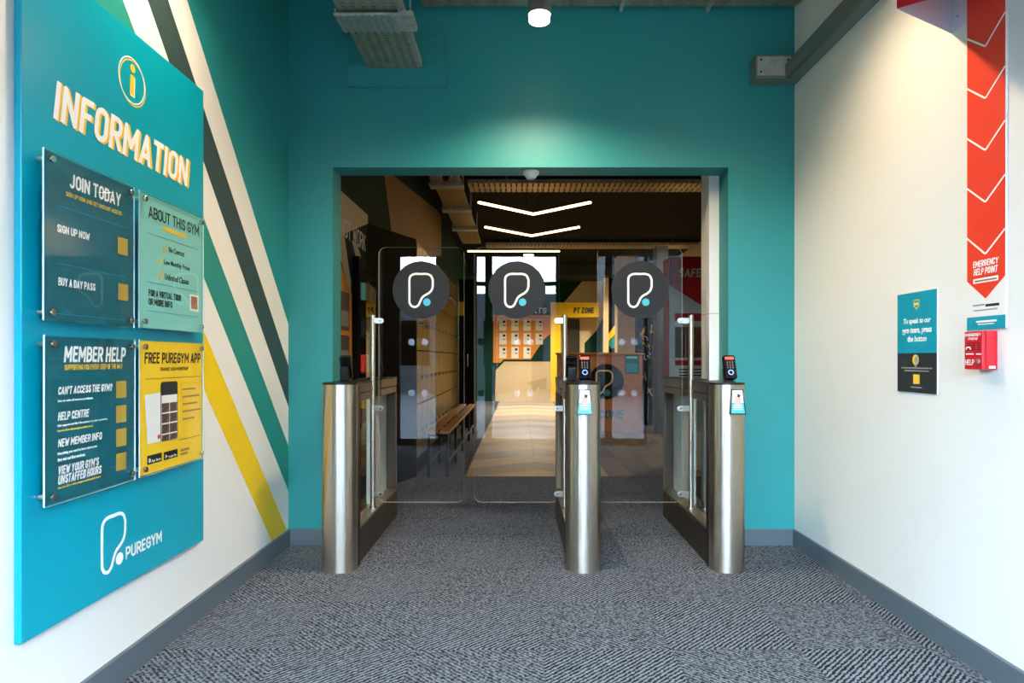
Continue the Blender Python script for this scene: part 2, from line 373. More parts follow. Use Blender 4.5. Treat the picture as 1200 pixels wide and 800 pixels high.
# carpet tiles
def tiles(x0, x1, y0, y1, px, py, ox, oy, mats, name, gap=.0016):
    cache = {}
    i0 = math.floor((x0-ox)/px); i1 = math.ceil((x1-ox)/px); j0 = math.floor((y0-oy)/py); j1 = math.ceil((y1-oy)/py)
    for i in range(i0, i1):
        for j in range(j0, j1):
            a, b = max(x0, ox+i*px)+gap/2, min(x1, ox+(i+1)*px)-gap/2; c, d = max(y0, oy+j*py)+gap/2, min(y1, oy+(j+1)*py)-gap/2
            if b-a < .02 or d-c < .02: continue
            k = (i+j) % len(mats); key = (round(b-a, 3), round(d-c, 3), k)
            if key not in cache:
                me = bpy.data.meshes.new(name); mb = MB().box(-(b-a)/2, (b-a)/2, -(d-c)/2, (d-c)/2, 0, .008)
                me.from_pydata(mb.v, [], mb.f); me.materials.append(mats[k]); cache[key] = me
            link(name, cache[key], ((a+b)/2, (c+d)/2, -.008), fl)
tiles(LX, RX, 1.43, YB, .5, .5, .09, 3.09, [M_c1, M_c2], 'carpet_tile')
tiles(-2.45, RX, YS, 1.43, .5, .5, .09, 3.09, [M_c1, M_c2], 'carpet_tile')
tiles(OX0, OX1, YB, YB+OT, .5, .5, .09, 3.09, [M_c1, M_c2], 'carpet_tile')
tiles(HX0, HX1, YB+OT, 6.39, .5, .5, .09, 3.09, [M_c1, M_c2], 'carpet_tile')
# shop front behind the camera
M_mull = mat('slate_frame', (44, 48, 52), .4, .3)
SZ = 2.52
struct(MB().box(-2.57, RX+.12, YS-.12, YS, SZ, H).build('wall_shop_front', M_slate))
edges = [-2.45, -1.60, -1.04, -.60, -.40, .52, .62, 1.16, 1.67]
pn = 0
for k in range(0, len(edges)-1):
    x0, x1 = edges[k], edges[k+1]
    if k in (0, 2, 5): 
        struct(MB().box(x0, x1, YS-.1, YS, 0, SZ).build('trim_%d' % (k+1), M_mull)); continue
    pn += 1
    fr_ = MB().box(x0, x0+.045, YS-.08, YS-.02, .0, SZ).box(x1-.045, x1, YS-.08, YS-.02, .0, SZ).box(x0+.045, x1-.045, YS-.08, YS-.02, 0, .09).box(x0+.045, x1-.045, YS-.08, YS-.02, SZ-.06, SZ)
    if pn in (2, 3): fr_.box(x0+.045, x1-.045, YS-.08, YS-.02, 2.08, 2.13)
    wo = struct(fr_.build('window_%d' % pn, M_mull))
    MB().box(x0+.045, x1-.045, YS-.054, YS-.046, .09, SZ-.06).build('pane', M_glass, wo)
    for zz in (1.345, .68):
        for q in ((x0+x1)/2-.085, (x0+x1)/2+.085):
            if x1-x0 < .3: q = (x0+x1)/2
            MB().plate((X_, Z_, Y_), (q, YS-.045, zz), circ(0, 0, .045, 20), .001).build('frosted_dot', M_dot, wo)
    if pn == 3:
        MB().cyl((x0+.1, YS+.05, .46), (x0+.1, YS+.05, 1.70), .016).cyl((x0+.1, YS-.05, .6), (x0+.1, YS+.05, .6), .01, 8).cyl((x0+.1, YS-.05, 1.56), (x0+.1, YS+.05, 1.56), .01, 8).build('pull_handle', M_chrome, wo)
# street outside the shop front
struct(MB().box(-14, 14, -14, YS-.1, -.16, -.03).build('floor_pavement', mat('pavement', (50, 52, 56), .85, var=.12, scale=3)))
bld = thing('street_building', (0, -14.5, -.03), 'low dark building across the street outside the entrance', 'building')
MB().box(-14, 14, -16, -14, -.03, 3.3).build('facade', mat('brick_facade', (36, 39, 44), .8, var=.2, scale=2), bld)
bl2 = thing('street_building', (8.5, -12.2, -.03), 'taller dark building across the street with a flat front', 'building')
MB().box(2.6, 14, -13.9, -12, -.03, 5.2).build('facade', MATS['brick_facade'], bl2)
for k in range(3): MB().box(3.6+k*3.4, 5.4+k*3.4, -12, -11.96, 2.9, 4.3).build('window', mat('far_glass', (40, 60, 78), .15), bl2)
for k in range(7):
    wn = MB().box(-12.6+k*3.8, -10.6+k*3.8, -14.05, -14, .9, 2.4).build('window', mat('far_glass', (40, 60, 78), .15), bld)
# ------------------------------------------------------------------ information board and its notices
BX = LX+.022
bY0, _ = onL(25, 0, BX); bY1, _ = onL(238.5, 0, BX); bz0, bz1 = .338, 2.298
ib = thing('information_board', (LX, (bY0+bY1)/2, bz0), 'tall cyan wall board headed INFORMATION, carrying four clear notices', 'sign board')
MB().box(LX+.0012, BX, bY0, bY1, bz0, bz1).build('panel', M_board, ib, bevel=.002)
LT('heading_shadow', 'INFORMATION', ib, M_goldtxt, 64.6, 94, 140.5, 223.2, BX, .14, .035, .0004)
LT('heading', 'INFORMATION', ib, M_wtxt, 62, 91.5, 138, 221, BX+.0004, .14, .032, .0008)
cY, cz = onL(154.5, 94.5, BX)
MB().ribbon(FL, (BX, cY+.007, cz-.007), circ(0, 0, .079, 48), .0045, .0004).build('icon_ring_shadow', M_goldtxt, ib)
MB().ribbon(FL, (BX+.0004, cY, cz), circ(0, 0, .079, 48), .0045, .0006).build('icon_ring', M_wtxt, ib)
MB().plate(FL, (BX, cY+.004, cz-.004), [(-.013, -.052), (.013, -.052), (.017, .02), (-.009, .02)], .0004).build('icon_stem_shadow', M_wtxt, ib)
MB().plate(FL, (BX+.0004, cY, cz), [(-.013, -.052), (.011, -.052), (.015, .02), (-.009, .02)], .0006).build('icon_stem', M_goldtxt, ib)
MB().plate(FL, (BX+.0004, cY, cz), circ(.005, .045, .015, 20), .0006).build('icon_dot', M_goldtxt, ib)
lY, lz = onL(133.5, 634, BX)
logo(ib, FL, (BX, lY, lz-.0), .158, M_wtxt, M_wtxt, .0008, .075)
LT('lettering', 'PUREGYM', ib, M_wtxt, 147.2, 641, 655.6, 189.4, BX, 0, .03)
AX = LX+.060                                    # face of the notices
def notice(name, label, m, x0, x1, z0, z1):
    Y0, _ = onL(x0, 0, AX); Y1, _ = onL(x1, 0, AX)
    t = thing(name, (AX-.006, (Y0+Y1)/2, z0), label, 'notice', 'clear notices on the information board')
    MB().box(AX-.0075, AX-.0065, Y0+.004, Y1-.004, z0+.004, z1-.004).build('printed_sheet', m, t)
    MB().plate(FL, (AX-.005, 0, 0), rrect(Y0, z0, Y1, z1, .004, 3), .005, 0, 1).build('acrylic_pane', [M_acry, M_edge], t)
    for y in (Y0+.028, Y1-.028):
        for z in (z0+.026, z1-.026):
            s = MB().cyl((BX+.0015, y, z), (AX-.0075, y, z), .0075, 14).build('standoff', M_silver, t)
            MB().cyl((AX, y, z), (AX+.010, y, z), .0105, 18).build('standoff_cap', M_chrome, s, bevel=.0015)
    return t
TX = AX-.0064
n1 = notice('join_notice', 'dark teal notice headed JOIN TODAY on the cyan board', M_ink, 51.6, 158, 1.237, 1.728)
LT('heading', 'JOIN TODAY', n1, M_wtxt, 81, 202.3, 219.5, 141.5, TX, .06, .03)
LT('subheading', 'SIGN UP NOW AND GET INSTANT ACCESS', n1, M_goldtxt, 77, 224, 229.3, 142, TX, 0, .02)
LT('line_of_text', 'SIGN UP NOW', n1, M_wtxt, 66.5, 262, 271.5, 105, TX, .05, .03)
LT('line_of_text', 'BUY A DAY PASS', n1, M_wtxt, 68, 324.5, 334.2, 111.5, TX, .05, .03)
Lrect('coloured_square', n1, M_sq, 138, 277, 297, 149.5, TX); Lrect('coloured_square', n1, M_sq, 138.5, 331.5, 351, 150, TX)
for y in (240, 308, 367): Lrect('rule', n1, M_tealstrip, 67, y, y+.7, 148, TX)
n2 = notice('about_notice', 'pale mint notice headed ABOUT THIS GYM with yellow ticks', M_mint, 163.5, 238.8, 1.237, 1.728)
LT('heading', 'ABOUT THIS GYM', n2, M_ktxt, 174, 240.5, 254.5, 233, TX, 0, .02)
Lrect('subheading_bar', n2, M_goldtxt, 190.5, 265, 269.5, 218, TX)
for k, (x0, x1, ya, yb_, s) in enumerate(((198, 216, 289, 295.5, 'No Contract'), (192, 222.3, 303.5, 311, 'Low Monthly Prices'), (193, 221, 320, 327.5, 'Unlimited Classes'))):
    LT('line_of_text', s, n2, M_ktxt, x0, ya, yb_, x1, TX, 0, .012)
    Y, z = onL(x0-4.5, (ya+yb_)/2, TX)
    MB().ribbon(FL, (TX, Y, z), [(-.016, .002), (-.006, -.012), (.016, .022)], .008, .0006, False).build('tick', M_goldtxt, n2)
LT('line_of_text', 'FOR A VIRTUAL TOUR', n2, M_ktxt, 174, 338.5, 346.5, 212, TX, 0, .025)
LT('line_of_text', 'OR MORE INFO', n2, M_ktxt, 174, 349, 357, 201.5, TX, 0, .025)
Lrect('coloured_square', n2, M_wtxt, 222.6, 344.5, 364, 232.4, TX); Lrect('coloured_square', n2, M_brown, 223.8, 346.8, 361.5, 231.3, TX+.0006)
for y in (272, 329.5, 363.5): Lrect('rule', n2, M_tealstrip, 172.5, y, y+.6, 232, TX)
n3 = notice('help_notice', 'dark teal notice headed MEMBER HELP below the joining notice', M_ink, 52.5, 159, .707, 1.198)
LT('heading', 'MEMBER HELP', n3, M_wtxt, 74.5, 405, 424.4, 147.5, TX, .12, .03)
LT('subheading', 'SUPPORTING YOU EVERY STEP OF THE WAY', n3, M_goldtxt, 75, 427, 433.7, 143.5, TX, .12, .02)
for (s, x0, ya, yb_, x1, m, sh, bo) in (
    ("CAN'T ACCESS THE GYM?", 67.5, 453, 462.7, 131.5, M_wtxt, .15, .03), ('Scan to solve all common problems.', 67.5, 468.3, 472, 109, M_wtxt, .1, .015),
    ('HELP CENTRE', 67.5, 483, 493, 104.5, M_wtxt, .15, .03), ('Get support and find the answers to your questions.', 67.2, 497.3, 501, 126, M_wtxt, .1, .015),
    ('Scan the QR or visit puregym.com/help-centre', 67.2, 503.5, 507, 109, M_goldtxt, .1, .015),
    ('NEW MEMBER INFO', 67.5, 514.7, 524.4, 119.5, M_wtxt, .15, .03), ('Everything you need to know about your', 67.5, 530, 534.3, 114, M_wtxt, .1, .015),
    ('first visit and first workout.', 67.5, 537, 541, 100, M_wtxt, .1, .015), ("VIEW YOUR GYM'S", 67.5, 546.5, 556.8, 116, M_wtxt, .15, .03),
    ('UNSTAFFED HOURS', 67.5, 557.6, 568.3, 119, M_wtxt, .15, .03), ('Scan the QR or visit puregym.com/unstaffed-hours', 67.5, 570.5, 574, 118, M_goldtxt, .1, .015)):
    LT('line_of_text', s, n3, m, x0, ya, yb_, x1, TX, sh, bo)
for (ya, yb_) in ((446.5, 466.5), (475.5, 495.7), (503, 524), (532, 552.3)): Lrect('coloured_square', n3, M_sq, 136, ya, yb_, 148, TX)
n4 = notice('app_notice', 'yellow notice headed FREE PUREGYM APP with a printed phone'.replace('PUREGYM ', ''), M_gold, 164, 238.8, .707, 1.198)
LT('heading', 'FREE PUREGYM APP', n4, M_ktxt, 169, 412.5, 426, 235, TX, .08, .025)
LT('subheading', 'ENHANCE YOUR MEMBERSHIP', n4, M_ktxt, 187.5, 430.3, 434.7, 220.5, TX, .05, .0)
Lrect('rule', n4, M_ktxt, 170, 444, 444.5, 234, TX); Lrect('rule', n4, M_ktxt, 209, 515.5, 516, 234, TX)
Y0, z0 = onL(171, 521, TX); Y1, z1 = onL(188, 459.5, TX)
MB().plate(FL, (TX, 0, 0), [(Y0+.01, z0), (Y1, z0-.0), (Y1, z1), (Y0-.008, z1-.005)], .0005).build('printed_page', M_wtxt, n4)
Y0, z0 = onL(188, 518, TX); Y1, _ = onL(208, 518, TX); _, z1 = onL(188, 447.5, TX)
MB().plate(FL, (TX+.0004, 0, 0), [p for p in rrect(Y0, z0, Y1, z1, .014)], .0006).build('printed_phone', M_ktxt, n4)
_, zs = onL(188, 463.5, TX)
MB().box(TX+.001, TX+.0014, Y0+.005, Y1-.005, z0+.001, zs).build('printed_screen', M_wtxt, n4)
pw = (Y1-Y0-.018)/2
for r in range(4):
    for c in range(2):
        za = zs-.030-r*.040; zb = max(z0+.002, za-.035)
        MB().box(TX+.0014, TX+.0018, Y0+.007+c*(pw+.004), Y0+.007+c*(pw+.004)+pw, zb, za).build('printed_photo', M_photo, n4)
for k, y in enumerate((455, 463.8, 472.5, 481, 490)):
    Lrect('printed_line', n4, M_brown, 214, y, y+2, (229, 233.5, 231, 235, 227.5)[k], TX)
Yc, zc = onL(186, 511.5, TX)
MB().plate(FL, (TX+.0006, Yc, zc), circ(0, 0, .009, 20), .0006).build('printed_button', M_red, n4)
for (x0, ya, yb_, x1, s, sh) in ((172.5, 534.3, 544.8, 189.5, 'App Store', 0), (192, 529.8, 539.3, 208, 'Google Play', 0)):
    Lrect('store_badge', n4, M_ktxt, x0, ya, yb_, x1, TX)
    LT('badge_lettering', s, n4, M_wtxt, x0+5, ya+3.8, yb_-2, x1-1, TX+.0006, 0, .01, .0004)
Yc, zc = onL(175.2, 539.6, TX)
MB().plate(FL, (TX+.0006, Yc, zc), circ(0, 0, .0075, 16, .009), .0004).build('badge_mark', M_wtxt, n4)
Yc, zc = onL(194.6, 534.6, TX)
MB().plate(FL, (TX+.0006, Yc, zc), [(-.006, -.009), (.009, 0), (-.006, .009)], .0004).build('badge_mark', M_wtxt, n4)
for k in range(2): Lrect('printed_line', n4, M_brown, 211.5, 526.5+4.6*k, 529+4.6*k, 221.5-2*k, TX)
# ------------------------------------------------------------------ right wall things
PX = RX-.006
pY0, _ = onR(1052, 0, PX); pY1, _ = onR(1098, 0, PX); _, pz1 = onR(1098, 338, PX); _, pz0 = onR(1098, 462, PX); _, pzm = onR(1052, 413.8, PX)
p = thing('help_poster', (RX, (pY0+pY1)/2, pz0), 'teal and black poster beside the red telephone, asking to press the button', 'poster')
MB().box(PX, RX, pY1, pY0, pz0, pz1).build('backing', M_white, p)
MB().box(PX-.001, PX, pY1, pY0, pzm, pz1).build('teal_field', M_tealstrip, p)
MB().box(PX-.001, PX, pY1, pY0, pz0, pzm).build('black_field', mat('charcoal_print', (36, 38, 40), .5), p)
QX = PX-.001
RT('line_of_text', 'To speak to our', p, M_wtxt, 1058.5, 373.8, 381.8, 1091, QX, .12, .035)
RT('line_of_text', 'gym team, press', p, M_wtxt, 1057, 385, 393, 1092, QX, .12, .035)
RT('line_of_text', 'the button', p, M_wtxt, 1063.3, 393.8, 400.6, 1086, QX, .12, .035)
Yc, zc = onR(1074, 356.5, QX)
MB().ribbon(FR, (QX, Yc, zc), [(-.018, .018), (.018, .018), (.018, -.008), (.006, -.014), (0, -.022), (-.006, -.014), (-.018, -.008)], .0035, .0006).build('shield_mark', M_goldtxt, p)
Rrect('shield_bar', p, M_goldtxt, 1071.6, 355, 358, 1076.4, QX)
Yc, zc = onR(1073, 421.5, QX)
MB().plate(FR, (QX, Yc, zc), circ(0, 0, .022, 24), .0006).build('bulb_picture', M_gold, p)
MB().plate(FR, (QX-.0006, Yc-.006, zc), circ(0, 0, .013, 20, .017), .0004).build('bulb_highlight', M_grey, p)
MB().plate(FR, (QX, Yc, zc-.024), rect(-.007, -.006, .007, .006), .0006).build('bulb_base', M_grey, p)
for k, (x0, x1, y) in enumerate(((1056.5, 1092.5, 430), (1060, 1088.5, 433.3), (1067.5, 1080, 452.5))): Rrect('printed_line', p, M_grey, x0, y, y+1.4, x1, QX)
Rrect('coloured_square', p, M_goldtxt, 1070.3, 438.5, 449.5, 1077.6, QX)
# red help strip
EX = RX-.008
eY0, _ = onR(1133.3, 0, EX); eY1, _ = onR(1178.5, 0, EX); eM = (eY0+eY1)/2; hw = (eY0-eY1)/2
hp = thing('emergency_strip', (RX, eM, 1.234), 'tall white and red arrow board reading EMERGENCY HELP POINT above the red telephone', 'sign')
MB().box(EX, RX, eY1, eY0, 1.234, 3.2).build('backing_board', M_white, hp, bevel=.001)
MB().plate(FR, (EX, eM, 0), [(-hw+.001, 1.415), (0, 1.344), (hw-.001, 1.415), (hw-.001, 3.2), (-hw+.001, 3.2)], .0006).build('red_arrow', M_red, hp)
for k in range(6):
    vz = 1.504+.185*k
    MB().ribbon(FR, (EX-.0006, eM, vz), [(-hw+.001, .071), (-.006, .003), (0, .0005), (.006, .003), (hw-.001, .071)], .0062, .0006, False).build('white_chevron', M_wtxt, hp)
MB().box(EX-.0006, EX, eY1, eY0, 1.234, 1.281).build('teal_band', M_tealstrip, hp)
RT('heading', 'EMERGENCY', hp, M_wtxt, 1140.3, 306.8, 314.2, 1170.4, EX-.0006, .12, .03)
RT('heading', 'HELP POINT', hp, M_wtxt, 1141, 315.6, 323.4, 1169.6, EX-.0006, .12, .03)
Rrect('white_bar', hp, M_wtxt, 1140.6, 327.3, 332.8, 1169.8, EX-.0006)
Rrect('printed_line', hp, M_brown, 1142.5, 329, 331, 1168, EX-.0012)
Rrect('printed_line', hp, M_grey, 1140, 357.5, 359.3, 1154, EX); Rrect('printed_line', hp, M_ktxt, 1155, 356.3, 359.3, 1171, EX); Rrect('printed_line', hp, M_grey, 1141, 363.5, 365, 1169, EX)
Rrect('printed_line', hp, M_wtxt, 1144, 376, 378.2, 1168, EX-.0006); Rrect('printed_line', hp, M_wtxt, 1146, 379.6, 380.6, 1165, EX-.0006)
# V-shaped projecting sign
vz0 = 2.385
vs = thing('projecting_sign', (RX, 2.38, vz0), 'red V-shaped sign projecting from the white wall over the arrow board', 'sign')
Aa = Vector((1.354, 1.837*1.3, 0)); Bf = Vector((RX-.003, 1.976*1.3, 0)); Cn = Vector((RX-.003, 1.65*1.3, 0))
def vpanel(nm, p, q, m):
    n = Vector(((q-p).y, -(q-p).x, 0)).normalized()*.002
    return MB().prism([p+Z_*vz0, q+Z_*vz0, q+Z_*(vz0+.3), p+Z_*(vz0+.3)], n).build(nm, m, vs)
M_vin = mat('white_sign_metal', (226, 228, 234), .45)
vpanel('red_panel', Aa, Cn, M_redbox); MATS['red_plastic']
vpanel('rear_panel', Bf, Aa, M_vin)
MB().box(RX-.003, RX, eY0+.001, Bf.y, vz0, vz0+.3).build('back_plate', M_vin, vs)
MB().cyl((RX-.003, 1.945*1.3, vz0+.045), (RX-.008, 1.945*1.3, vz0+.045), .004, 10).build('screw', M_galv, vs)
# emergency telephone
TXF = 1.616
tY0, _ = onR(1130, 0, TXF); tY1, _ = onR(1151, 0, TXF); _, tz1 = onR(1130, 389, TXF); _, tz0 = onR(1130, 432.5, TXF)
ph = thing('emergency_telephone', (RX, (tY0+tY1)/2, tz0), 'small red emergency telephone box mounted on the white wall', 'telephone')
MB().box(TXF, RX, tY1, tY0, tz0, tz1).build('case', M_redbox, ph, bevel=.003)
MB().box(TXF+.012, TXF+.014, tY1-.001, tY0+.001, tz0+.001, tz1+.001).build('case_seam', mat('dark_red', (120, 12, 22), .5), ph)
RT('heading', 'EMERGENCY', ph, M_wtxt, 1131.3, 391, 394.3, 1149.6, TXF, 0, .03)
RT('heading', 'PHONE', ph, M_wtxt, 1135, 395.5, 398.7, 1146, TXF, 0, .03)
for r in range(4):
    for c in range(3): Rrect('grille_slot', ph, M_ktxt, 1133+c*6, 401.5+r*2.6, 402.6+r*2.6, 1137+c*6, TXF, .0005)
RT('lettering', 'HELP', ph, M_wtxt, 1131, 421, 427.5, 1142, TXF, .1, .02)
Rrect('printed_line', ph, M_wtxt, 1132, 414, 415.4, 1141, TXF); Rrect('printed_line', ph, M_wtxt, 1144, 414, 415.4, 1150, TXF)
MB().ribbon(FR, (TXF, tY0-.022, tz0+.075), [(-.012, -.004), (-.008, .004), (.008, .004), (.012, -.004)], .004, .0006, False).build('handset_mark', M_wtxt, ph)
MB().cyl((TXF, tY1+.018, tz0+.030), (TXF-.006, tY1+.018, tz0+.030), .008, 16).build('call_button', M_silver, ph)
MB().box(RX-.03, RX-.008, tY1-.0012, tY1, tz0+.004, tz0+.013).build('maker_label', M_wtxt, ph)
# ------------------------------------------------------------------ overhead trays, trunking, boxed-in patch
def tray(name, label, x0, x1, y0, y1, z, group=None, m=M_perf, lip=.05):
    t = thing(name, ((x0+x1)/2, (y0+y1)/2, z), label, 'cable tray', group)
    MB().box(x0, x1, y0, y1, z, z+.002).build('perforated_base', m, t)
    if x1-x0 < y1-y0: s = ((x0, x0+.002, y0, y1), (x1-.002, x1, y0, y1))
    else: s = ((x0, x1, y0, y0+.002), (x0, x1, y1-.002, y1))
    for q in s: MB().box(*q, z+.002, z+lip).build('side_lip', M_galv, t)
    top = H if y1 <= YB else HH
    for f in (.12, .88):
        for g in (.04, .96):
            a, b = (g, f) if x1-x0 < y1-y0 else (f, g)
            cx, cy = x0+(x1-x0)*a, y0+(y1-y0)*b
            MB().cyl((cx, cy, z+.002), (cx, cy, top), .004, 8).build('hanger_rod', M_galv, t)
    return t
ty0 = 1.0
t1 = tray('cable_tray', 'perforated cable tray running overhead into the teal boxed-in patch', -.913, -.586, ty0, YB-.03, 2.88)
_, zz = onF(0, 30, YB)
b0 = CZ; 
# pale perforated coupler under the tray
yc0, yc1 = 3.33, 3.50
cp = thing('tray_coupler', (-.74, 3.4, 2.838), 'pale ribbed coupler bracket clamped under the cable tray', 'bracket')
MB().box(-.93, -.60, yc0, yc1, 2.848, 2.862).build('plate', M_galv, cp, bevel=.002)
for k in range(9): MB().box(-.915+k*.034, -.90+k*.034, yc0+.004, yc1-.004, 2.838, 2.848).build('rib', M_silver, cp)
MB().box(-.60, -.535, yc0+.01, yc1, 2.848, 2.875).build('bracket_arm', M_galv, cp)
for sx in (-.925, -.61): MB().box(sx, sx+.005, yc0, yc1, 2.862, 2.882).build('clip', M_galv, cp)
t2 = tray('cable_tray', 'perforated cable tray running along the top of the teal wall', -.58, 1.95-.30, 3.45, YB-.06, 3.235)
MB().box(.60, .615, 3.40, 3.99, 3.205, 3.235).build('hanger', M_galv, t2)
MB().box(1.12, 1.135, 3.40, 3.99, 3.205, 3.235).build('hanger', M_galv, t2)
pt = thing('boxed_in_patch', (-.74, YB, 2.77), 'teal painted boxed-in patch where the tray meets the wall', 'wall panel')
MB().box(-1.04, -.435, YB-.022, YB, 2.772, 2.905).build('lower_board', M_teal, pt, bevel=.003)
MB().box(-1.035, -.45, YB-.014, YB, 2.905, 3.088).build('upper_board', M_teal, pt, bevel=.003)
tk = thing('wall_trunking', (1.62, 3.0, 2.788), 'grey cable trunking along the right wall with a screwed end box', 'trunking')
MB().box(1.568, RX, .95, YB-.11, 2.788, 2.867).build('trunk', M_trunk, tk, bevel=.002)
MB().box(1.572, 1.60, .95, YB-.11, 2.784, 2.788).build('cover_strip', mat('dark_trunking', (70, 92, 88), .4), tk)
en = MB().box(1.396, RX, YB-.11, YB, 2.784, 2.925).build('end_box', M_trunk, tk, bevel=.004)
MB().box(1.405, 1.605, YB-.114, YB-.11, 2.80, 2.912).build('cover_plate', M_galv, tk, bevel=.002)
for sx in (1.425, 1.585):
    for sz in (2.82, 2.892): MB().cyl((sx, YB-.114, sz), (sx, YB-.118, sz), .006, 10).build('screw', M_black, en)
# ------------------------------------------------------------------ lobby downlights
def downlight(x, y, z, label, power, angle=132, tilt=0):
    t = thing('downlight', (x, y, z), label, 'lamp', 'warm lobby downlights')
    MB().cyl((x, y, z+.03), (x, y, z+.17), .058, 28).build('housing', M_silver, t, smooth=True)
    MB().cyl((x, y, z), (x, y, z+.03), .052, 28).build('lens', M_lens, t)
    MB().cyl((x, y, z+.17), (x, y, H), .009, 10).build('stem', M_black, t)
    l = bpy.data.lights.new('downlight_beam', 'SPOT'); l.energy = power; l.color = WARM; l.spot_size = math.radians(angle); l.spot_blend = .75; l.shadow_soft_size = .045
    lo = bpy.data.objects.new('downlight_beam', l); COL.objects.link(lo); lo.location = (x, y, z-.02); WP[lo] = lo.location.copy()
    lo.parent = t; lo.matrix_parent_inverse = Matrix.Translation(-Vector((x, y, z)))
downlight(.102, 3.38, 2.842, 'glowing warm downlight hanging before the teal wall over the doorway', SPOT_W*1.9, 150)
downlight(-.95, 2.40, 2.98, 'warm downlight hanging over the information board', SPOT_W, 156)
downlight(1.02, 2.75, 2.98, 'warm downlight hanging by the white wall over the telephone', SPOT_W, 150)
# ------------------------------------------------------------------ speed gates
M_pale = mat('pale_satin_panel', (206, 218, 218), .25)
GY0, GY1, GP = 3.497, 4.79, 4.147
def gate(cx, pole_x, lx0, lx1, label):
    s = 1 if lx0 > pole_x else -1
    t = thing('speed_gate', (cx, (GY0+GY1)/2, 0), label, 'speed gate', 'entry speed gates')
    hwid = .0905
    arc = [(cx-hwid*math.cos(math.pi*i/20), GY0+.075-.075*math.sin(math.pi*i/20)) for i in range(21)]
    plan = arc+[(cx+hwid, GY0+.155), (cx-hwid, GY0+.155)]
    MB().prism([(q[0], q[1], 0) for q in plan], (0, 0, .992)).build('front_column', M_steel, t, smooth=True)
    cap = [(cx+(q[0]-cx)*1.02, q[1]-.002) for q in plan]
    MB().prism([(q[0], q[1], .992) for q in cap], (0, 0, .009)).build('column_cap', M_black, t)
    for sx in (-1, 1): MB().box(cx+sx*hwid-.001*(sx < 0)-.0, cx+sx*hwid+.001*(sx > 0), GY0+.105, GY0+.155, 0, .99).build('edge_trim', M_black, t)
    Ya, Yg0, Yg1 = GY0+.155, GP-.16, GP+.10
    w2 = .083
    MB().box(cx-w2, cx+w2, Ya, GY1, 0, .185).build('plinth', M_bronze, t, bevel=.002)
    MB().box(cx-w2, cx+w2, Ya, GY1, .185, .200).build('plinth_top', M_steel, t, bevel=.002)
    for sx in (-1, 1):
        for (ya, yb_) in ((GP-.28, GP-.02), (GP+.10, GP+.42)):
            MB().box(cx+sx*w2-.001, cx+sx*w2+.001, ya, yb_, .168, .172).build('seam', M_chrome, t)
    for (ya, yb_) in ((Ya, Yg0), (Yg1, GY1)):
        r = MB().box(cx-w2, cx+w2, ya, yb_, .940, .992).build('top_rail', M_bronze, t, bevel=.003)
        MB().box(cx-w2+.003, cx+w2-.003, ya, yb_, .892, .934).build('rail_skirt', M_bronze, r, bevel=.002)
        MB().box(cx-w2-.002, cx+w2+.002, ya, yb_, .992, 1.0).build('rail_cap', M_black, r)
    MB().cyl((cx, Yg0, .90), (cx, Yg0, .992), .07, 24).build('rail_nose', M_chrome, t, smooth=True)
    MB().box(cx-w2, cx+w2, GY1-.022, GY1, .200, .892).build('rear_post', M_bronze, t, bevel=.002)
    MB().box(cx-.006, cx+.006, Ya, GP+.02, .200, .892).build('fixed_pane', M_pane, t)
    MB().box(cx-.012, cx+.012, GP+.10, GY1-.022, .200, .892).build('pale_panel', M_pale, t, bevel=.002)
    MB().box(cx-.014, cx+.014, GP+.34, GP+.345, .200, .892).build('panel_joint', M_grey, t)
    # swing leaf
    MB().cyl((pole_x, GP, .200), (pole_x, GP, 1.40), .0165, 24).build('swing_pole', M_steel, t, smooth=True)
    MB().cyl((pole_x, GP, .200), (pole_x, GP, .206), .026, 20).build('pole_flange', M_chrome, t)
    MB().box(min(pole_x, cx), max(pole_x, cx), GP-.012, GP+.012, .955, .972).build('pole_link', M_chrome, t)
    lf = MB().plate(FF, (0, GP+.006, 0), rrect(lx0, .236, lx1, 1.822, .045, 8), .012, 0, 1).build('glass_leaf', [M_glass, M_edge], t)
    hx = lx0 if s > 0 else lx1
    for z in (1.365, .82, .288):
        b = MB().plate(FF, (0, GP-.006, z), [(pole_x, -.017), (hx+s*.012, -.017)]+[(hx+s*(.012+.02*math.sin(math.pi*i/8)), -.017*math.cos(math.pi*i/8)) for i in range(1, 8)]+[(hx+s*.012, .017), (pole_x, .017)], .006).build('leaf_bracket', M_silver, t, bevel=.001)
        MB().cyl((hx+s*.012, GP-.012, z), (hx+s*.012, GP-.016, z), .006, 12).build('bracket_bolt', M_chrome, b)
    mx = (lx0+lx1)/2-.001*s
    dz = 1.557
    MB().plate(FF, (mx, GP-.006, dz), circ(0, 0, .178, 64), .0015).build('logo_disc', M_disc, lf)
    logo(lf, FF, (mx, GP-.0075, dz), .178, M_wtxt, M_aqua, .001)
    return t
gate(-.9645, -.913, -.8755, -.3436, 'steel speed gate beside the left door jamb, without a card holder')
gate(.343, .282, -.280, .247, 'steel speed gate standing in the middle of the entrance')
gate(1.116, 1.069, .486, 1.013, 'steel speed gate beside the right door jamb, with a card holder')
